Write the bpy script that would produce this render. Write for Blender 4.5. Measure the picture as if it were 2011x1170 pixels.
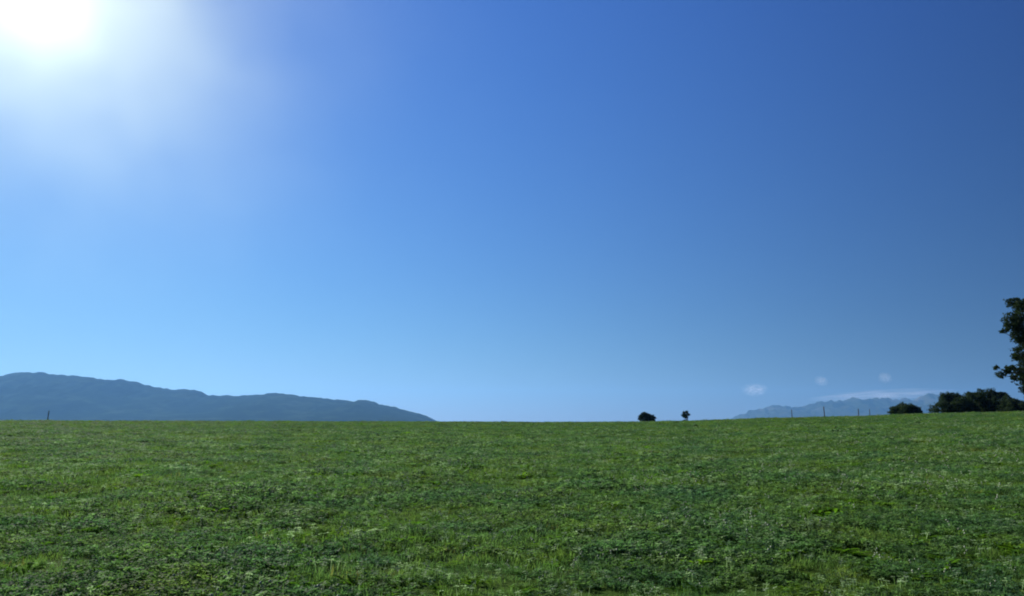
import bpy, math, random
import numpy as np
from mathutils import Vector

for o in list(bpy.data.objects):
    bpy.data.objects.remove(o)
S = bpy.context.scene
C = S.collection
RNG = np.random.default_rng(7)
random.seed(7)

# ------------------------------------------------------------------ camera
F = 1490.0            # focal length in pixels of a 2011 px wide frame
YH = 832.0            # true eye level in the frame
EYE = 1.55
PITCH = math.atan((YH - 585.0) / F)
cam_d = bpy.data.cameras.new("camera")
cam = bpy.data.objects.new("camera", cam_d)
C.objects.link(cam)
cam_d.sensor_width = 36
cam_d.lens = 36 * F / 2011
cam_d.clip_start = 0.1
cam_d.clip_end = 80000
cam.location = (0, 0, EYE)
cam.rotation_euler = (math.pi / 2 + PITCH, 0, 0)
S.camera = cam
S.render.resolution_x, S.render.resolution_y = 1024, 596

# ------------------------------------------------------------------ sky and sun
def ray(px, py):
    """world direction through a pixel of the 2011x1170 frame"""
    x, y, z = px - 1005.5, F, 585.0 - py
    c, s = math.cos(PITCH), math.sin(PITCH)
    v = Vector((x, y * c - z * s, y * s + z * c))
    return v.normalized()

SUN = ray(68, -16)
SUN_EL = math.asin(SUN.z)
SUN_AZ = math.atan2(SUN.x, SUN.y)
SKY_STRENGTH = 0.10
SKY_FIT = ((0.349, 1.03, 0.53), (0.444, 0.92, 0.53), (0.576, 0.48, 0.22))   # per channel: gain, contrast, aureole
W = bpy.data.worlds.new("World")
S.world = W
W.use_nodes = True
nt = W.node_tree
nt.nodes.clear()
out = nt.nodes.new("ShaderNodeOutputWorld")
bg = nt.nodes.new("ShaderNodeBackground")
sky = nt.nodes.new("ShaderNodeTexSky")
sky.sky_type = 'NISHITA'
sky.sun_disc = False
sky.sun_elevation = SUN_EL
sky.sun_rotation = SUN_AZ
sky.altitude = 300
sky.air_density = 1.2
sky.dust_density = 0.0
sky.ozone_density = 6.0
bg.inputs['Strength'].default_value = SKY_STRENGTH
# forward scattering round the sun (the white aureole of a hazy noon)
geo = nt.nodes.new("ShaderNodeNewGeometry")
dot = nt.nodes.new("ShaderNodeVectorMath"); dot.operation = 'DOT_PRODUCT'
dot.inputs[1].default_value = (-SUN.x, -SUN.y, -SUN.z)
nt.links.new(geo.outputs['Incoming'], dot.inputs[0])
def mth(op, a, b=None, clamp=False):
    n = nt.nodes.new("ShaderNodeMath"); n.operation = op; n.use_clamp = clamp
    for i, v in enumerate((a, b)):
        if v is None: continue
        if isinstance(v, (int, float)): n.inputs[i].default_value = v
        else: nt.links.new(v, n.inputs[i])
    return n.outputs[0]
ang = mth('ARCCOSINE', mth('MINIMUM', dot.outputs['Value'], 1.0))      # radians from the sun
veil = nt.nodes.new("ShaderNodeTexNoise")                # the veil is never quite even
veil.inputs['Scale'].default_value = 7.0; veil.inputs['Detail'].default_value = 2.0
nt.links.new(geo.outputs['Incoming'], veil.inputs['Vector'])
uneven = mth('ADD', mth('MULTIPLY', veil.outputs['Fac'], 1.3), 0.35)
def lobe(width, amp):
    return mth('MULTIPLY', mth('MULTIPLY', mth('EXPONENT', mth('MULTIPLY', mth('POWER', mth('DIVIDE', ang, width), 1.4), -1.0)), amp), uneven)
core = lobe(0.04, 5.0)
side = mth('EXPONENT', mth('MULTIPLY', mth('POWER', ang, 2.2), -0.60))        # the sky darkens away from the sun
sep = nt.nodes.new("ShaderNodeSeparateColor"); nt.links.new(sky.outputs[0], sep.inputs[0])
com = nt.nodes.new("ShaderNodeCombineColor")
for i, (gain, gam, au) in enumerate(SKY_FIT):
    v = mth('MULTIPLY', mth('POWER', mth('MULTIPLY', sep.outputs[i], SKY_STRENGTH), gam), gain / SKY_STRENGTH)
    v = mth('ADD', mth('MULTIPLY', v, side), lobe(0.165, au / SKY_STRENGTH))
    nt.links.new(mth('ADD', v, core), com.inputs[i])
nt.links.new(com.outputs[0], bg.inputs['Color'])
nt.links.new(bg.outputs[0], out.inputs['Surface'])

sun_d = bpy.data.lights.new("sun", 'SUN')
sun_d.energy = 5.0
sun_d.angle = math.radians(0.5)
sun_d.color = (1.0, 0.95, 0.87)
sun = bpy.data.objects.new("sun", sun_d)
C.objects.link(sun)
sun.rotation_euler = SUN.to_track_quat('Z', 'Y').to_euler()
sun.location = (0, 0, 900)

S.view_settings.view_transform = 'Standard'
S.view_settings.look = 'None'
S.view_settings.exposure = 0.6
S.view_settings.gamma = 1.0
S.cycles.filter_width = 2.0
S.cycles.max_bounces = 8
S.cycles.transparent_max_bounces = 8
S.cycles.volume_bounces = 6
S.cycles.use_denoising = True

# ------------------------------------------------------------------ helpers
def tag(o, label=None, cat=None, group=None, kind=None):
    if label: o['label'] = label
    if cat: o['category'] = cat
    if group: o['group'] = group
    if kind: o['kind'] = kind
    return o

def empty(name, loc):
    o = bpy.data.objects.new(name, None)
    C.objects.link(o)
    o.location = loc
    o.empty_display_size = 0.5
    return o

def mesh_np(name, verts, faces, mat, smooth=False):
    """faces: (n, k) integer array, all faces with k corners"""
    me = bpy.data.meshes.new(name)
    verts = np.asarray(verts, dtype=np.float32); faces = np.asarray(faces, dtype=np.int32)
    k = faces.shape[1]; n = len(faces)
    me.vertices.add(len(verts)); me.vertices.foreach_set('co', verts.ravel())
    me.loops.add(n * k); me.loops.foreach_set('vertex_index', faces.ravel())
    me.polygons.add(n)
    me.polygons.foreach_set('loop_start', np.arange(n, dtype=np.int32) * k)
    me.polygons.foreach_set('use_smooth', np.full(n, smooth, dtype=bool))
    me.update(calc_edges=True)
    if mat is not None:
        for m in (mat if isinstance(mat, (list, tuple)) else [mat]): me.materials.append(m)
    return me

def obj(name, me, parent=None):
    o = bpy.data.objects.new(name, me)
    C.objects.link(o)
    if parent: o.parent = parent
    return o

def smooth01(t):
    t = np.clip(t, 0, 1)
    return t * t * (3 - 2 * t)

def vnoise(x, y, seed=0):
    """smooth value noise, arrays in, -1..1 out"""
    x = np.asarray(x, float); y = np.asarray(y, float)
    xi = np.floor(x).astype(np.int64); yi = np.floor(y).astype(np.int64)
    fx = x - xi; fy = y - yi
    fx = fx * fx * (3 - 2 * fx); fy = fy * fy * (3 - 2 * fy)
    def h(a, b):
        v = np.sin(a * 127.1 + b * 311.7 + seed * 74.7) * 43758.5453
        return (v - np.floor(v)) * 2 - 1
    return ((h(xi, yi) * (1 - fx) + h(xi + 1, yi) * fx) * (1 - fy)
            + (h(xi, yi + 1) * (1 - fx) + h(xi + 1, yi + 1) * fx) * fy)

def fbm(x, y, seed=0, octv=4):
    s = 0; a = 1.0
    for i in range(octv):
        s = s + a * vnoise(x * 2 ** i, y * 2 ** i, seed + i)
        a *= 0.5
    return s

# ------------------------------------------------------------------ materials
def new_mat(name):
    m = bpy.data.materials.new(name)
    m.use_nodes = True
    m.node_tree.nodes.clear()
    return m, m.node_tree

def node(t, kind, **kw):
    n = t.nodes.new(kind)
    for k, v in kw.items(): setattr(n, k, v)
    return n

def noise_fac(t, scale, detail=3, rough=0.55, coord='world', scl=(1, 1, 1)):
    if coord == 'world':
        g = node(t, "ShaderNodeNewGeometry"); src = g.outputs['Position']
    else:
        g = node(t, "ShaderNodeTexCoord"); src = g.outputs['Object']
    mp = node(t, "ShaderNodeMapping"); mp.inputs['Scale'].default_value = scl
    t.links.new(src, mp.inputs[0])
    n = node(t, "ShaderNodeTexNoise")
    n.inputs['Scale'].default_value = scale
    n.inputs['Detail'].default_value = detail
    n.inputs['Roughness'].default_value = rough
    t.links.new(mp.outputs[0], n.inputs['Vector'])
    return n.outputs['Fac']

def ramp(t, fac, stops):
    r = node(t, "ShaderNodeValToRGB")
    e = r.color_ramp.elements
    while len(e) > 1: e.remove(e[-1])
    e[0].position = stops[0][0]; e[0].color = (*stops[0][1], 1)
    for p, c in stops[1:]:
        q = e.new(p); q.color = (*c, 1)
    t.links.new(fac, r.inputs[0])
    return r.outputs[0]

def mix(t, fac, a, b, mode='MIX'):
    m = node(t, "ShaderNodeMix", data_type='RGBA', blend_type=mode)
    if isinstance(fac, (int, float)): m.inputs[0].default_value = fac
    else: t.links.new(fac, m.inputs[0])
    for i, v in ((6, a), (7, b)):
        if isinstance(v, tuple): m.inputs[i].default_value = (*v, 1)
        else: t.links.new(v, m.inputs[i])
    return m.outputs[2]

def leaf_mat(name, dark, mid, pale, rough=0.75, trans=0.5, patch=True, spec=0.05, tr_gain=(1.30, 1.50, 1.05)):
    """thin leaf: glossy diffuse front with light passing through; colour varies per plant and over the field"""
    m, t = new_mat(name)
    info = node(t, "ShaderNodeObjectInfo")
    small = noise_fac(t, 24.0, 2)
    col = ramp(t, small, [(0.32, dark), (0.50, mid), (0.68, pale)])
    if patch:
        big = noise_fac(t, 0.55, 3, 0.6)
        tone = ramp(t, big, [(0.30, (0.78, 0.90, 1.10)), (0.45, (0.93, 1.0, 0.98)), (0.60, (1.10, 1.04, 0.8)), (0.74, (1.32, 1.0, 1.0))])
        col = mix(t, 1.0, col, tone, 'MULTIPLY')
        rnd = ramp(t, info.outputs['Random'], [(0.0, (0.75, 0.8, 0.8)), (0.6, (1.0, 1.0, 1.0)), (1.0, (1.35, 1.2, 0.9))])
        col = mix(t, 1.0, col, rnd, 'MULTIPLY')
    p = node(t, "ShaderNodeBsdfPrincipled")
    t.links.new(col, p.inputs['Base Color'])
    p.inputs['Roughness'].default_value = rough
    p.inputs['Specular IOR Level'].default_value = spec
    tr = node(t, "ShaderNodeBsdfTranslucent")
    tc = mix(t, 1.0, col, tr_gain, 'MULTIPLY')
    t.links.new(tc, tr.inputs['Color'])
    mx = node(t, "ShaderNodeMixShader"); mx.inputs[0].default_value = trans
    t.links.new(p.outputs[0], mx.inputs[1]); t.links.new(tr.outputs[0], mx.inputs[2])
    o = node(t, "ShaderNodeOutputMaterial")
    t.links.new(mx.outputs[0], o.inputs['Surface'])
    return m

def rough_mat(name, stops, scale, rough=0.9, bump=0.0, coord='world', scl=(1, 1, 1), spec=0.2):
    m, t = new_mat(name)
    f = noise_fac(t, scale, 5, 0.6, coord, scl)
    col = ramp(t, f, stops)
    p = node(t, "ShaderNodeBsdfPrincipled")
    t.links.new(col, p.inputs['Base Color'])
    p.inputs['Roughness'].default_value = rough
    p.inputs['Specular IOR Level'].default_value = spec
    if bump:
        b = node(t, "ShaderNodeBump"); b.inputs['Strength'].default_value = bump
        t.links.new(f, b.inputs['Height']); t.links.new(b.outputs[0], p.inputs['Normal'])
    o = node(t, "ShaderNodeOutputMaterial")
    t.links.new(p.outputs[0], o.inputs['Surface'])
    return m

M_BLADE = leaf_mat("grass_blade", (0.056, 0.105, 0.034), (0.092, 0.165, 0.052), (0.145, 0.225, 0.085))
M_CLOVER = leaf_mat("clover_leaf", (0.046, 0.094, 0.034), (0.076, 0.150, 0.054), (0.190, 0.300, 0.150), rough=0.75, spec=0.07)
M_BROAD = leaf_mat("broad_leaf", (0.052, 0.120, 0.010), (0.085, 0.180, 0.014), (0.12, 0.22, 0.024), rough=0.85, spec=0.02)
M_PALE = leaf_mat("pale_leaf", (0.13, 0.20, 0.10), (0.24, 0.33, 0.19), (0.38, 0.47, 0.32), rough=0.8, spec=0.05, patch=False)
M_FLOWER = rough_mat("clover_flower", [(0.3, (0.36, 0.42, 0.28)), (0.7, (0.55, 0.58, 0.46))], 60, 0.8)
M_STALK = leaf_mat("dry_stalk", (0.12, 0.12, 0.035), (0.17, 0.16, 0.05), (0.23, 0.20, 0.08), patch=False)
M_TREE = leaf_mat("tree_leaf", (0.014, 0.027, 0.012), (0.024, 0.042, 0.014), (0.040, 0.062, 0.020), trans=0.2, patch=False)
M_BUSH = leaf_mat("bush_leaf", (0.020, 0.036, 0.016), (0.030, 0.052, 0.020), (0.048, 0.074, 0.026), trans=0.2, patch=False)
M_BARK = rough_mat("bark", [(0.3, (0.035, 0.028, 0.02)), (0.7, (0.10, 0.08, 0.06))], 6, 0.95, 0.6, scl=(1, 1, 0.25))
M_POST = rough_mat("weathered_wood", [(0.3, (0.05, 0.042, 0.034)), (0.7, (0.14, 0.12, 0.10))], 10, 0.9, 0.4, scl=(1, 1, 0.15))
M_CAP = rough_mat("insulator_plastic", [(0.3, (0.02, 0.02, 0.02)), (0.7, (0.04, 0.04, 0.04))], 10, 0.5)

# ------------------------------------------------------------------ the lie of the land
CREST_PX = np.array([-2500, -800, 0, 400, 850, 1050, 1250, 1350, 1420, 1500, 1600, 1700, 1760, 1850, 1950, 2011, 2400, 3500], float)
CREST_PY = np.array([824, 825.0, 826.5, 827.5, 828.5, 829.5, 829, 827, 825, 822, 820, 818, 815.5, 813, 811, 809.5, 800, 790], float)
CREST_D = 110.0
def h(x, y):
    x = np.asarray(x, float); y = np.asarray(y, float)
    r = np.hypot(x, y) + 1e-6
    th = np.clip(np.arctan2(x, y), -1.15, 1.15)
    px = 1005.5 + F * np.tan(th) / math.cos(PITCH)
    cy = np.interp(px, CREST_PX, CREST_PY)
    zc = EYE + CREST_D * (YH - cy) / F * np.cos(th) - 0.06
    back = 1 - smooth01((np.abs(np.arctan2(x, y)) - 1.3) / 1.2)      # the slope behind the viewer falls away gently
    zc = zc * back + 0.6 * (1 - back)
    t = r / CREST_D
    tt = np.minimum(t, 1.0)
    near = zc * (tt - np.maximum(tt - 0.93, 0) ** 2 / 0.14) / 0.965      # even slope, rounded at the crest
    far = zc - (zc + 15) * smooth01((r - CREST_D) / 420.0)
    z = np.where(r < CREST_D, near, far)
    amp = 0.06 * np.clip(r / 6, 0, 1) * np.clip((100 - r) / 40, 0, 1)
    z = z + amp * fbm(x / 5.5, y / 5.5, 3, 1)
    return z

def axis(lo, hi, n, a=20.0):
    u = np.linspace(math.asinh(lo / a), math.asinh(hi / a), n)
    return a * np.sinh(u)
gx = axis(-13500, 13500, 560); gy = axis(-1500, 14500, 480)
X, Y = np.meshgrid(gx, gy)
Z = h(X, Y)
def grid_faces(nx, ny):
    i = np.arange(nx - 1)[None, :] + np.arange(ny - 1)[:, None] * nx
    return np.stack([i, i + 1, i + nx + 1, i + nx], -1).reshape(-1, 4)
m, t = new_mat("meadow_ground")
f1 = noise_fac(t, 14.0, 6, 0.65)
c1 = ramp(t, f1, [(0.30, (0.026, 0.050, 0.008)), (0.5, (0.045, 0.090, 0.014)), (0.72, (0.080, 0.130, 0.024))])
f2 = noise_fac(t, 0.35, 4, 0.6)
c2 = ramp(t, f2, [(0.3, (0.8, 0.9, 1.0)), (0.5, (1, 1, 0.9)), (0.7, (1.4, 1.15, 1.0))])
cc = mix(t, 1.0, c1, c2, 'MULTIPLY')
p = node(t, "ShaderNodeBsdfPrincipled"); t.links.new(cc, p.inputs['Base Color'])
p.inputs['Roughness'].default_value = 1.0; p.inputs['Specular IOR Level'].default_value = 0.02
b = node(t, "ShaderNodeBump"); b.inputs['Strength'].default_value = 0.8; b.inputs['Distance'].default_value = 0.05
t.links.new(f1, b.inputs['Height']); t.links.new(b.outputs[0], p.inputs['Normal'])
t.links.new(p.outputs[0], node(t, "ShaderNodeOutputMaterial").inputs['Surface'])
ground = obj("ground", mesh_np("ground", np.stack([X, Y, Z], -1).reshape(-1, 3), grid_faces(len(gx), len(gy)), m, True))
tag(ground, kind='structure')

# ------------------------------------------------------------------ far hills, real height fields
def hills(name, dist, table, x_px0, x_px1, depth, mat, seed, rough_amp, cell):
    """ridge whose crest runs along y = dist; slopes fall to the plain in front and behind"""
    tx = np.array([a for a, _ in table], float); ty = np.array([b for _, b in table], float)
    x0 = (x_px0 - 1005.5) / F * dist; x1 = (x_px1 - 1005.5) / F * dist
    nx = int((x1 - x0) / cell); nv = 70
    xs = np.linspace(x0, x1, nx); vs = np.linspace(-1, 1, nv)
    XX, VV = np.meshgrid(xs, vs)
    px = 1005.5 + F * XX / dist
    top = EYE + dist * (YH - np.interp(px, tx, ty)) / F
    rid = fbm(XX / (cell * 14), VV * 5, seed, 5)
    YY = dist + VV * depth + 0.08 * depth * fbm(XX / (cell * 40), VV * 2, seed + 9, 2)
    prof = (1 - np.abs(VV)) ** 1.15
    prof = np.where(VV == 0, 1, prof)
    gul = np.abs(fbm(XX / (cell * 18) + VV * 0.7, VV * 1.4, seed + 5, 4))
    ZZ = -15.5 + (top + 15.5) * prof * (1 - 0.07 * gul * np.clip(np.abs(VV) * 4, 0, 1))
    small = rough_amp * fbm(XX / (cell * 2.5), YY / (cell * 2.5), seed + 20, 2)
    ZZ += small * np.clip((top + 15.5) / 160, 0, 1) * np.clip(1 - np.abs(VV), 0, 1)
    o = obj(name, mesh_np(name, np.stack([XX, YY, ZZ], -1).reshape(-1, 3), grid_faces(nx, nv), mat, True))
    return tag(o, kind='structure')

M_WOODED = rough_mat("wooded_slope", [(0.3, (0.008, 0.016, 0.009)), (0.5, (0.013, 0.024, 0.012)), (0.58, (0.024, 0.040, 0.018)), (0.66, (0.036, 0.050, 0.026))], 0.006, 1.0, 0, spec=0.0)
M_ALPINE = rough_mat("alpine_slope", [(0.3, (0.03, 0.045, 0.022)), (0.55, (0.06, 0.07, 0.04)), (0.75, (0.16, 0.15, 0.13))], 0.002, 1.0, 0, spec=0.0)
LEFT = [(-1000, 836), (-700, 800), (-400, 762), (-150, 748), (0, 740), (25, 738), (36, 733), (60, 732), (100, 733), (120, 738), (170, 740), (208, 745), (230, 748.5),
        (250, 747), (272, 750), (300, 759), (325, 764), (370, 764), (395, 769), (415, 777), (460, 778), (500, 777), (525, 775), (540, 773), (560, 774), (600, 778),
        (650, 784), (698, 788.5), (703, 785), (722, 786), (752, 796), (773, 799), (800, 807), (820, 811), (835, 816), (850, 824), (862, 831), (875, 843)]
hills("wooded_hills", 5400, LEFT, -1000, 875, 1500, M_WOODED, 11, 7, 12)
RIGHT = [(1380, 843), (1420, 829), (1440, 822), (1457, 815), (1475, 808), (1497, 803), (1510, 798), (1525, 797), (1545, 797.5), (1555, 800.5), (1575, 800), (1590, 794), (1605, 790),
         (1615, 788), (1650, 787), (1665, 783), (1675, 780.5), (1690, 784), (1720, 783.5), (1742, 783), (1750, 787), (1765, 784), (1780, 783), (1790, 789), (1800, 785),
         (1815, 775.5), (1830, 772), (1845, 775), (1860, 779), (1900, 776), (1960, 782), (2011, 787), (2080, 780), (2200, 795), (2350, 843)]
hills("mountain_range", 12000, RIGHT, 1380, 2350, 1900, M_ALPINE, 31, 30, 22)

# ------------------------------------------------------------------ meadow plants (uncountable: one object, instanced)
def blade_tuft(n, rad, hmin, hmax, w, seed):
    r = np.random.default_rng(seed); V = []; Fc = []
    for i in range(n):
        a = r.uniform(0, 2 * math.pi); d = rad * math.sqrt(r.uniform())
        bx, by = d * math.cos(a), d * math.sin(a)
        ln = r.uniform(hmin, hmax); az = r.uniform(0, 2 * math.pi); lean = r.uniform(0.25, 1.0)
        wd = w * r.uniform(0.6, 1.3); dx, dy = math.cos(az), math.sin(az); sx, sy = -dy, dx
        k = len(V)
        for q, (tt, ww) in enumerate(((0, .7), (0.4, 1.0), (0.75, .8), (1.0, 0.12))):
            out_ = ln * lean * tt ** 1.8 * 0.75; up = ln * (tt - 0.42 * lean * tt * tt)
            for s in (-1, 1):
                V.append((bx + dx * out_ + s * sx * wd * ww / 2, by + dy * out_ + s * sy * wd * ww / 2, up))
        for q in range(3):
            Fc.append((k + 2 * q, k + 2 * q + 1, k + 2 * q + 3, k + 2 * q + 2))
    return V, Fc

def clover_tuft(n, rad, hmin, hmax, lw, seed):
    r = np.random.default_rng(seed); V = []; Fc = []
    for i in range(n):
        a = r.uniform(0, 2 * math.pi); d = rad * math.sqrt(r.uniform())
        bx, by = d * math.cos(a), d * math.sin(a); z = r.uniform(hmin, hmax)
        k = len(V); s = 0.0015                                     # stem
        V += [(bx * .8 - s, by * .8, 0), (bx * .8 + s, by * .8, 0), (bx + s, by, z), (bx - s, by, z)]
        Fc.append((k, k + 1, k + 2, k + 3))
        tilt = Vector((r.normal(0, .35), r.normal(0, .35), 1)).normalized()
        qz = tilt.to_track_quat('Z', 'Y'); a0 = r.uniform(0, 6.28); L = lw * r.uniform(0.7, 1.25)
        for j in range(3):
            aj = a0 + j * 2.0944
            def P(rr, da, zz): return qz @ Vector((L * rr * math.cos(aj + da), L * rr * math.sin(aj + da), L * zz)) + Vector((bx, by, z))
            k = len(V)
            V += [tuple(P(0.04, 0, 0)), tuple(P(0.62, -0.62, 0.16)), tuple(P(1.0, -0.3, 0.12)), tuple(P(0.95, 0, 0.0)), tuple(P(1.0, 0.3, 0.12)), tuple(P(0.62, 0.62, 0.16))]
            Fc += [(k, k + 1, k + 2, k + 3), (k, k + 3, k + 4, k + 5)]
    return V, Fc

def broad_tuft(n, rad, ln0, w, seed):
    r = np.random.default_rng(seed); V = []; Fc = []
    for i in range(n):
        az = i * 2.4 + r.uniform(-.4, .4); L = ln0 * r.uniform(0.6, 1.2); wd = w * r.uniform(.7, 1.2)
        dx, dy = math.cos(az), math.sin(az); sx, sy = -dy, dx; up = r.uniform(0.25, 1.05)
        bx, by = r.normal(0, rad), r.normal(0, rad); k = len(V)
        for tt, ww in ((0, .12), (.3, .55), (.62, 1.0), (.86, .75), (1.0, .1)):
            o_ = L * tt; zz = L * up * (tt - 0.62 * tt * tt) + 0.01
            for s, lift in ((-1, .18), (0, 0), (1, .18)):
                V.append((bx + dx * o_ + s * sx * wd * ww / 2, by + dy * o_ + s * sy * wd * ww / 2, zz + lift * wd * ww))
        for q in range(4):
            for e in range(2):
                a_ = k + q * 3 + e
                Fc.append((a_, a_ + 1, a_ + 4, a_ + 3))
    return V, Fc

def flower_tuft(seed):
    r = np.random.default_rng(seed); V = []; Fc = []; mi = []
    for i in range(r.integers(2, 4)):
        bx, by = r.normal(0, .07), r.normal(0, .07); z = r.uniform(.09, .14); s = .0013; k = len(V)
        V += [(bx - s, by, 0), (bx + s, by, 0), (bx + s, by, z), (bx - s, by, z)]; Fc.append((k, k + 1, k + 2, k + 3)); mi.append(0)
        R = .0115 * r.uniform(.8, 1.2); k = len(V)
        for lat in (-1.3, -.5, .35, 1.3):
            for j in range(6):
                a = j * math.pi / 3 + lat; rr = R * math.cos(lat) * (1 + .15 * r.normal())
                V.append((bx + rr * math.cos(a), by + rr * math.sin(a), z + R * math.sin(lat)))
        for q in range(3):
            for j in range(6):
                Fc.append((k + q * 6 + j, k + q * 6 + (j + 1) % 6, k + (q + 1) * 6 + (j + 1) % 6, k + (q + 1) * 6 + j)); mi.append(1)
    return V, Fc, mi

VAR = bpy.data.collections.new("meadow_plants")          # sources of the instances only
def src(name, V, Fc, mat, mi=None):
    me = mesh_np(name, V, Fc, mat, True)
    if mi is not None: me.polygons.foreach_set('material_index', np.array(mi, dtype=np.int32))
    o = bpy.data.objects.new(name, me); VAR.objects.link(o)
N_VAR = 12
for i in range(3): src("m%02d_blades" % i, *blade_tuft(75, .17, .06, .13, .0055, 10 + i), M_BLADE)
for i in range(4): src("m%02d_clover" % (3 + i), *clover_tuft(44, .17, .03, .10, .030, 20 + i), M_CLOVER)
src("m07_long", *blade_tuft(40, .11, .09, .15, .006, 31), M_BLADE)
for i in range(2): src("m%02d_broad" % (8 + i), *broad_tuft(15, .04, .16, .046, 40 + i), M_BROAD)
V, Fc, mi = flower_tuft(50); src("m10_flower", V, Fc, [M_CLOVER, M_FLOWER], mi)
src("m11_stalks", *blade_tuft(22, .14, .08, .15, .0045, 61), M_STALK)

src("m12_pale", *clover_tuft(7, .20, .06, .12, .034, 71), M_PALE)      # leaves showing their pale undersides

def scatter():
    P = []; SC = []; IX = []
    bands = [(2.5, 9, 48, 1.0), (9, 16, 44, 1.0), (16, 26, 28, 1.15), (26, 42, 16, 1.4), (42, 70, 8, 1.7), (70, 128, 4, 2.1)]
    for r0, r1, dens, sc in bands:
        half = 0.80 if r0 > 9 else 1.0
        n = int(dens * half * (r1 ** 2 - r0 ** 2))
        r = np.sqrt(RNG.uniform(r0 ** 2, r1 ** 2, n)); a = RNG.uniform(-half, half, n)
        x, y = r * np.sin(a), r * np.cos(a)
        clv = fbm(x / 1.6, y / 1.6, 77, 3) + RNG.normal(0, .45, n)
        u = RNG.uniform(size=n)
        ix = np.where(clv > 0.0, RNG.integers(3, 7, n), RNG.integers(0, 3, n))
        ix = np.where(u < .05, 7, ix)
        ix = np.where((u > .05) & (u < .05 + .12), RNG.integers(8, 10, n), ix)
        ix = np.where((u > .30) & (u < .36), 10, ix)
        ix = np.where((u > .20) & (u < .215) & (clv < 0.2), 11, ix)
        ix = np.where((u > .4) & (u < .4 + .28 * smooth01((r - 84) / 20)), 11, ix)      # drier grass along the crest
        ix = np.where((u > .74) & (u < .84) & (r < 60), 12, ix)
        hgt = 1 + 0.35 * fbm(x / 2.3, y / 2.3, 5, 3)
        s = sc * RNG.uniform(.75, 1.25, n) * np.clip(hgt, .55, 1.6)
        vert = np.stack([s, s, s / sc ** 0.75], -1)
        P.append(np.stack([x, y, h(x, y) - .004], -1)); SC.append(vert); IX.append(ix)
    return np.concatenate(P), np.concatenate(SC), np.concatenate(IX)
P, SC, IX = scatter()
me = bpy.data.meshes.new("grass")
me.vertices.add(len(P)); me.vertices.foreach_set('co', P.astype(np.float32).ravel())
at = me.attributes.new("sc", 'FLOAT_VECTOR', 'POINT'); at.data.foreach_set('vector', SC.astype(np.float32).ravel())
at = me.attributes.new("ix", 'INT', 'POINT'); at.data.foreach_set('value', IX.astype(np.int32))
rot = np.stack([RNG.normal(0, .10, len(P)), RNG.normal(0, .10, len(P)), RNG.uniform(0, 6.283, len(P))], -1)
at = me.attributes.new("rt", 'FLOAT_VECTOR', 'POINT'); at.data.foreach_set('vector', rot.astype(np.float32).ravel())
grass = obj("grass", me)
tag(grass, "short green meadow of grass, clover and broad leaves covering the field", "grass", kind='stuff')
ng = bpy.data.node_groups.new("meadow", 'GeometryNodeTree')
ng.interface.new_socket("Geometry", in_out='INPUT', socket_type='NodeSocketGeometry')
ng.interface.new_socket("Geometry", in_out='OUTPUT', socket_type='NodeSocketGeometry')
gi = ng.nodes.new("NodeGroupInput"); go = ng.nodes.new("NodeGroupOutput")
iop = ng.nodes.new("GeometryNodeInstanceOnPoints")
ci = ng.nodes.new("GeometryNodeCollectionInfo")
ci.inputs['Collection'].default_value = VAR
ci.inputs['Separate Children'].default_value = True
ci.inputs['Reset Children'].default_value = True
iop.inputs['Pick Instance'].default_value = True
def attr(nm, ty):
    n = ng.nodes.new("GeometryNodeInputNamedAttribute"); n.data_type = ty; n.inputs['Name'].default_value = nm
    return n.outputs['Attribute']
L = ng.links.new
L(gi.outputs[0], iop.inputs['Points']); L(ci.outputs[0], iop.inputs['Instance'])
L(attr("ix", 'INT'), iop.inputs['Instance Index'])
e2r = ng.nodes.new("FunctionNodeEulerToRotation"); L(attr("rt", 'FLOAT_VECTOR'), e2r.inputs[0]); L(e2r.outputs[0], iop.inputs['Rotation'])
L(attr("sc", 'FLOAT_VECTOR'), iop.inputs['Scale'])
L(iop.outputs[0], go.inputs[0])
md = grass.modifiers.new("meadow", 'NODES'); md.node_group = ng

# ------------------------------------------------------------------ trees and bushes
def tube(V, Fc, pts, rads, sides=8):
    pts = [Vector(p) for p in pts]; k0 = len(V)
    for i, p in enumerate(pts):
        d = (pts[min(i + 1, len(pts) - 1)] - pts[max(i - 1, 0)]).normalized()
        u = d.orthogonal().normalized(); v = d.cross(u)
        for j in range(sides):
            a = 2 * math.pi * j / sides
            V.append(tuple(p + (u * math.cos(a) + v * math.sin(a)) * rads[i]))
    for i in range(len(pts) - 1):
        for j in range(sides):
            a, b_ = k0 + i * sides + j, k0 + i * sides + (j + 1) % sides
            Fc.append((a, b_, b_ + sides, a + sides))

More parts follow.
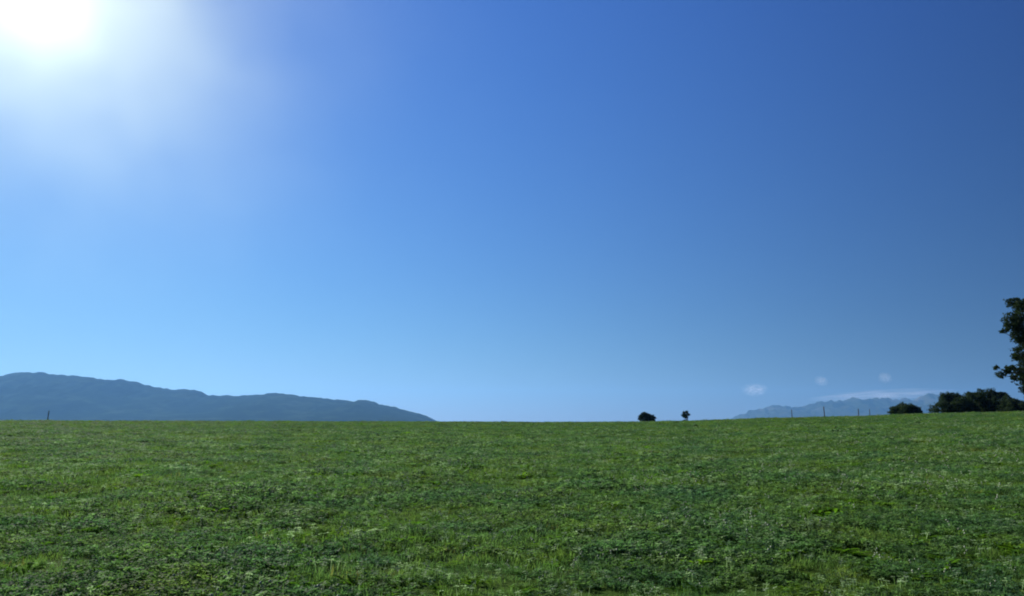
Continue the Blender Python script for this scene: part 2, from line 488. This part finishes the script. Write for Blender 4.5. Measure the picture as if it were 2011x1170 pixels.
def leaves(clumps, per, size, rng, flat=0.8):
    """clumps: (cx, cy, cz, radius); leaf quads through each clump's volume, denser towards a ragged shell"""
    VV = []
    for cx, cy, cz, R in clumps:
        n = int(per * R * R) + 8
        d = rng.normal(size=(n, 3)); d /= np.linalg.norm(d, axis=1)[:, None]
        lump = 1 + 0.28 * np.sin(d[:, 0] * 5 + cx * 9) * np.cos(d[:, 1] * 4 + cz * 7) + 0.2 * np.sin(d[:, 2] * 7 + cy * 5)
        rr = R * rng.uniform(0.15, 1, n) ** 0.45 * lump
        c = np.array([cx, cy, cz]) + d * rr[:, None] * np.array([1, 1, flat])
        nrm = d * 0.6 + rng.normal(size=(n, 3)) * 0.7; nrm /= np.linalg.norm(nrm, axis=1)[:, None]
        u = np.cross(nrm, rng.normal(size=(n, 3))); u /= np.linalg.norm(u, axis=1)[:, None]
        v = np.cross(nrm, u); s = (size * rng.uniform(.6, 1.3, n))[:, None]
        VV.append(np.stack([c - u * s, c - v * s * .55 + nrm * s * .12, c + u * s, c + v * s * .55 + nrm * s * .12], 1))
    VV = np.concatenate(VV)
    return VV.reshape(-1, 3), np.arange(len(VV) * 4).reshape(-1, 4)

def at_px(px, py, d):
    """point at depth d along +Y seen at a pixel"""
    v = ray(px, py); return Vector((0, 0, EYE)) + v * (d / v.y)

def plant(name, label, cat, d, base_px, clumps_px, leaf, per, mat, trunk_r, group=None, extra=(), stems=1, depth_spread=0.8, seed=1):
    """clumps_px: (px, py, radius px) laid out on the plant and spread in depth"""
    rng = np.random.default_rng(seed)
    bx = (base_px - 1005.5) / F * d
    bx *= 1.0; base = Vector((bx, d, float(h(bx, d)) - .05))
    root = empty(name, base); tag(root, label, cat, group)
    cl = []
    if name == "bush":                      # a thicket is closed down to the grass
        lo_, hi_ = min(c[0] for c in clumps_px), max(c[0] for c in clumps_px)
        clumps_px = list(clumps_px) + [(q, 800 + 9 * u_, 9) for q in np.arange(lo_ + 4, hi_ - 3, 5) for u_ in ((0.9,) if min(c[1] for c in clumps_px) > 795 else (-0.6, 0.2, 0.9))
                                       if 800 + 9 * u_ > min(c[1] for c in clumps_px if abs(c[0] - q) < 14) + 4]
    for px, py, rp in clumps_px:
        w = at_px(px, py, d); R = rp / F * d
        cl.append((w.x - base.x, rng.normal(0, R * depth_spread), w.z - base.z, R * (1.15 if name == 'bush' else 0.88 if name == 'round_tree' else 1.0)))
    cl += list(extra)
    V, Fc = [], []
    zt = max(c[2] for c in cl)
    if stems == 1:
        lean = 0.02 * zt
        tp = [(0, 0, -.2), (lean, 0, zt * .3), (-lean, lean, zt * .6), (0, 0, zt * .92)]
        tube(V, Fc, tp, [trunk_r * 1.25, trunk_r * .85, trunk_r * .55, trunk_r * .2])
        for (x, y, z, R) in cl:
            z0 = max(zt * .22, z * .62 - .3); st = Vector((0, 0, z0)); en = Vector((x, y, z)); md_ = st.lerp(en, .5) + Vector((0, 0, -.06 * (en - st).length))
            tube(V, Fc, [st, md_, en], [trunk_r * .36, trunk_r * .2, trunk_r * .06], 5)
    else:
        for (x, y, z, R) in cl:
            st = Vector((x * .35, y * .35, -.2)); en = Vector((x, y, z)); md_ = st.lerp(en, .5) + Vector((0, 0, .1 * z))
            tube(V, Fc, [st, md_, en], [trunk_r, trunk_r * .6, trunk_r * .2], 5)
    obj("trunk" if stems == 1 else "stems", mesh_np(name + "_wood", V, Fc, M_BARK, True), root)
    LV, LF = leaves(cl, per, leaf, rng)
    obj("crown" if stems == 1 else "foliage", mesh_np(name + "_leaves", LV, LF, mat), root)
    return root

# big tree by the right edge: crown leans into the field of view
edge = [(2005, 590, 14), (1986, 606, 13), (1994, 628, 20), (1979, 642, 12), (1968, 651, 6), (2003, 655, 22), (1990, 670, 10), (2006, 690, 18), (2008, 712, 17),
        (1995, 722, 8), (1957, 722, 6), (1963, 736, 10), (1977, 728, 9), (1986, 722, 7), (2009, 742, 13), (2010, 764, 9), (2016, 620, 22), (2025, 660, 26), (2024, 596, 15), (2020, 672, 20), (2030, 705, 26), (2020, 730, 16), (2028, 752, 20), (2022, 775, 12), (1998, 640, 12), (1999, 700, 10), (2000, 742, 8)]
rngt = np.random.default_rng(4)
TD = 60.0
tbx = (2118 - 1005.5) / F * TD; tbz = float(h(tbx, TD)) - .05
more = []
while len(more) < 95:
    u = rngt.normal(size=3); u /= np.linalg.norm(u); rr = rngt.uniform(.2, 1) ** .5
    x, y, z = u[0] * rr * 4.4, u[1] * rr * 4.4, u[2] * rr * 4.6 + 8.6
    if x < -3.2: continue
    if z < 3.2: continue
    q_x, q_y = 1005.5 + (tbx + x) / (TD + y) * F, YH - (tbz + z - EYE) / (TD + y) * F
    if q_y < 640 and q_x < 2085: continue               # the crown narrows upwards on its left side
    if q_y >= 640 and q_x < 2035: continue
    more.append((x, y, z, rngt.uniform(.55, 1.05)))
plant("broadleaf_tree", "tall dark broadleaf tree at the right edge, its leafy branches reaching over the bushes", "tree", TD, 2118, edge, .10, 1100, M_TREE, .30, extra=more, seed=3)

# hedge-like cluster of bushes on the crest
BD = 122.0
def bush(label, base_px, clumps, seed, leaf=.11, per=1500):
    return plant("bush", label, "bush", BD + (seed % 5) * 1.4, base_px, clumps, leaf, per, M_BUSH, .07, "bushes on the crest of the field", stems=3, depth_spread=1.1, seed=seed)
bush("low round-topped bush standing alone, left of the long dark clump of bushes", 1778,
     [(1757, 809, 8), (1763, 804, 8), (1772, 801, 9), (1780, 799, 9), (1788, 801, 9), (1797, 806, 8), (1802, 810, 6), (1770, 809, 10), (1785, 809, 10), (1779, 804, 10)], 21)
bush("small thin bush at the left foot of the long dark clump of bushes", 1842,
     [(1838, 796, 6), (1845, 789, 7), (1848, 797, 8), (1836, 804, 5), (1846, 806, 6)], 22, per=450)
bush("broad flat-topped bush forming the left half of the dark clump", 1872,
     [(1858, 780, 9), (1868, 779, 9), (1880, 780, 9), (1890, 779, 9), (1857, 793, 11), (1870, 793, 12), (1884, 793, 12), (1860, 805, 9), (1875, 805, 9), (1889, 805, 9)], 23)
bush("flat-topped bush in the middle of the dark clump, beside the highest dome", 1904,
     [(1898, 779, 9), (1907, 780, 9), (1900, 792, 12), (1911, 793, 11), (1900, 805, 9), (1912, 805, 9)], 26)
bush("tallest bush of the dark clump, its top a smooth dome", 1936,
     [(1920, 777, 9), (1928, 773, 9), (1938, 772, 9), (1948, 775, 9), (1923, 790, 12), (1937, 789, 13), (1950, 790, 10), (1925, 804, 10), (1940, 804, 10), (1952, 805, 8)], 24)
bush("narrow bush with a small knob top, right of the tallest dome", 1967,
     [(1970, 774, 6), (1976, 777, 7), (1962, 781, 8), (1970, 788, 11), (1960, 794, 9), (1976, 797, 10), (1965, 804, 9)], 27)
bush("low bush ending the dark clump on its right, under the tree's branches", 1990,
     [(1986, 789, 6), (1994, 789, 7), (1985, 798, 9), (1996, 798, 8), (1988, 805, 7), (2002, 805, 5), (2010, 807, 5), (2018, 806, 6)], 25)

# two small trees beyond the crest
plant("round_tree", "small round dark tree beyond the crest, wide and sloping to the right", "tree", 215, 1269,
      [(1261, 816, 7), (1266, 814.5, 6.5), (1272, 816, 7), (1280, 819, 6), (1284, 820, 4), (1259, 821, 6), (1270, 823, 8), (1279, 825, 7), (1265, 828, 8), (1274, 830, 8)],
      .2, 700, M_BUSH, .16, seed=41)
plant("slender_tree", "tiny slender tree with a compact crown on a thin trunk, right of the round tree", "tree", 215, 1346,
      [(1343, 810, 3), (1348, 809, 3.5), (1342, 815, 3.5), (1346, 815, 4.5), (1351, 814, 3), (1345, 819, 3.5), (1349, 819, 2.5), (1344, 826, 3)],
      .15, 900, M_BUSH, .16, seed=42)

# ------------------------------------------------------------------ fence posts on the crest
def post(px, top_py, d, label, tilt, rad=.055, insul=1):
    x = (px - 1005.5) / F * d; z0 = float(h(x, d)) - .1
    top = at_px(px, top_py, d).z; H = top - z0
    root = empty("fence_post", (x, d, z0)); root.rotation_euler = (0, tilt, random.uniform(0, 3))
    tag(root, label, "fence post", "wooden fence posts standing along the crest")
    V, Fc = [], []
    tube(V, Fc, [(0, 0, -.3), (0.004, 0, H * .5), (0, .003, H - .07), (0, 0, H - .01), (0, 0, H)], [rad * 1.05, rad, rad * .95, rad * .55, rad * .08], 9)
    obj("post", mesh_np("post", V, Fc, M_POST, True), root)
    for zz in (H - .16, H - .5)[:insul + 1]:
        V, Fc = [], []
        tube(V, Fc, [(rad * .8, 0, zz), (rad + .045, 0, zz), (rad + .05, 0, zz + .03)], [.012, .016, .010], 6)
        obj("insulator", mesh_np("insulator", V, Fc, M_CAP, True), root)
post(105, 806, 112, "lone fence post at the far left, in front of the wooded hills", .03, .07)
post(1549, 804, 114, "fence post standing furthest left of the four by the distant mountain range", -.02, .055)
post(1612, 798, 112, "tallest fence post, between the low saddle and the broad part of the distant range", .015, .07)
post(1678, 802, 114, "shorter fence post under the middle peak of the distant range", .03, .065)
post(1700, 803, 120, "thin short fence post closest to the lone round-topped bush", -.03, .045)

# ------------------------------------------------------------------ clouds: soft bodies of vapour beyond the haze
def cloud_mat(name, dens, scale, thr, soft):
    m, t = new_mat(name)
    tc = node(t, "ShaderNodeTexCoord")
    ln = node(t, "ShaderNodeVectorMath", operation='LENGTH'); t.links.new(tc.outputs['Object'], ln.inputs[0])
    fall = node(t, "ShaderNodeMapRange"); fall.inputs[1].default_value = 1.0; fall.inputs[2].default_value = 0.0
    t.links.new(ln.outputs['Value'], fall.inputs[0])
    info = node(t, "ShaderNodeObjectInfo")
    n = node(t, "ShaderNodeTexNoise", noise_dimensions='4D'); n.inputs['Scale'].default_value = scale; n.inputs['Detail'].default_value = 4
    t.links.new(tc.outputs['Object'], n.inputs['Vector']); t.links.new(info.outputs['Random'], n.inputs['W'])
    nr = node(t, "ShaderNodeMapRange"); nr.inputs[1].default_value = thr; nr.inputs[2].default_value = thr + soft
    t.links.new(n.outputs['Fac'], nr.inputs[0])
    mu = node(t, "ShaderNodeMath", operation='MULTIPLY'); t.links.new(fall.outputs[0], mu.inputs[0]); t.links.new(nr.outputs[0], mu.inputs[1])
    mu2 = node(t, "ShaderNodeMath", operation='MULTIPLY'); t.links.new(mu.outputs[0], mu2.inputs[0]); mu2.inputs[1].default_value = dens
    v = node(t, "ShaderNodeVolumePrincipled"); v.inputs['Color'].default_value = (1, 1, 1, 1); v.inputs['Anisotropy'].default_value = 0.4
    t.links.new(mu2.outputs[0], v.inputs['Density'])
    t.links.new(v.outputs[0], node(t, "ShaderNodeOutputMaterial").inputs['Volume'])
    return m
M_PUFF = cloud_mat("cloud_vapour", 0.0085, 4.5, 0.44, 0.25)
M_BAND = cloud_mat("cloud_band_vapour", 0.0014, 3.5, 0.42, 0.3)
def cloud(px, py, wpx, hpx, d, mat, label, seed, group="small faint clouds over the mountains", roll=0.0):
    c = at_px(px, py, d); rx, rz = wpx / 2 / F * d, hpx / 2 / F * d
    n, mm = 32, 18; V = []; Fc = []
    r = np.random.default_rng(seed); ph = r.uniform(0, 6, 6)
    for i in range(1, mm):
        for j in range(n):
            a, b_ = 2 * math.pi * j / n, math.pi * i / mm
            x, y, z = math.sin(b_) * math.cos(a), math.sin(b_) * math.sin(a), math.cos(b_)
            k = .86 + .08 * math.sin(3 * x + ph[0] + 2 * z) + .06 * math.sin(6 * x + 5 * y + ph[1])
            V.append((x * k, y * k, z * k))
    for i in range(mm - 2):
        for j in range(n): Fc.append((i * n + j, i * n + n + j, i * n + n + (j + 1) % n, i * n + (j + 1) % n))
    me = mesh_np("cloud", V, Fc, mat, True)
    import bmesh
    bm = bmesh.new(); bm.from_mesh(me); bmesh.ops.holes_fill(bm, edges=bm.edges, sides=64); bmesh.ops.recalc_face_normals(bm, faces=bm.faces); bm.to_mesh(me); bm.free()
    o = obj("cloud", me); o.location = c; o.scale = (rx, rx * .5, rz); o.rotation_euler = (0, roll, 0)
    tag(o, label, "cloud", group)
cloud(1482, 765, 62, 30, 18000, M_PUFF, "largest and leftmost of the small pale clouds, above the low end of the mountain range", 1)
cloud(1613, 748, 34, 24, 18000, M_PUFF, "faintest small cloud, the middle one above the mountain range", 2)
cloud(1738, 742, 34, 26, 18000, M_PUFF, "small pale cloud, the highest and rightmost one, above the round-topped bush", 3)
cloud(1730, 776, 330, 26, 19500, M_BAND, "long thin pale band of cloud lying just on top of the mountain range", 4, None, -0.05)

# ------------------------------------------------------------------ the air
bx0, bx1, by0, by1, bz0, bz1 = -13700, 13700, -1700, 14700, -17.0, 640
V = [(x, y, z) for z in (bz0, bz1) for (x, y) in ((bx0, by0), (bx1, by0), (bx1, by1), (bx0, by1))]
Fc = [(0, 3, 2, 1), (4, 5, 6, 7), (0, 1, 5, 4), (1, 2, 6, 5), (2, 3, 7, 6), (3, 0, 4, 7)]
m, t = new_mat("air")
v = node(t, "ShaderNodeVolumePrincipled")
v.inputs['Color'].default_value = (0.20, 0.485, 0.95, 1)
v.inputs['Density'].default_value = 0.5e-4
v.inputs['Anisotropy'].default_value = 0.35
t.links.new(v.outputs[0], node(t, "ShaderNodeOutputMaterial").inputs['Volume'])
haze = obj("haze", mesh_np("haze", V, Fc, m))
tag(haze, kind='stuff')
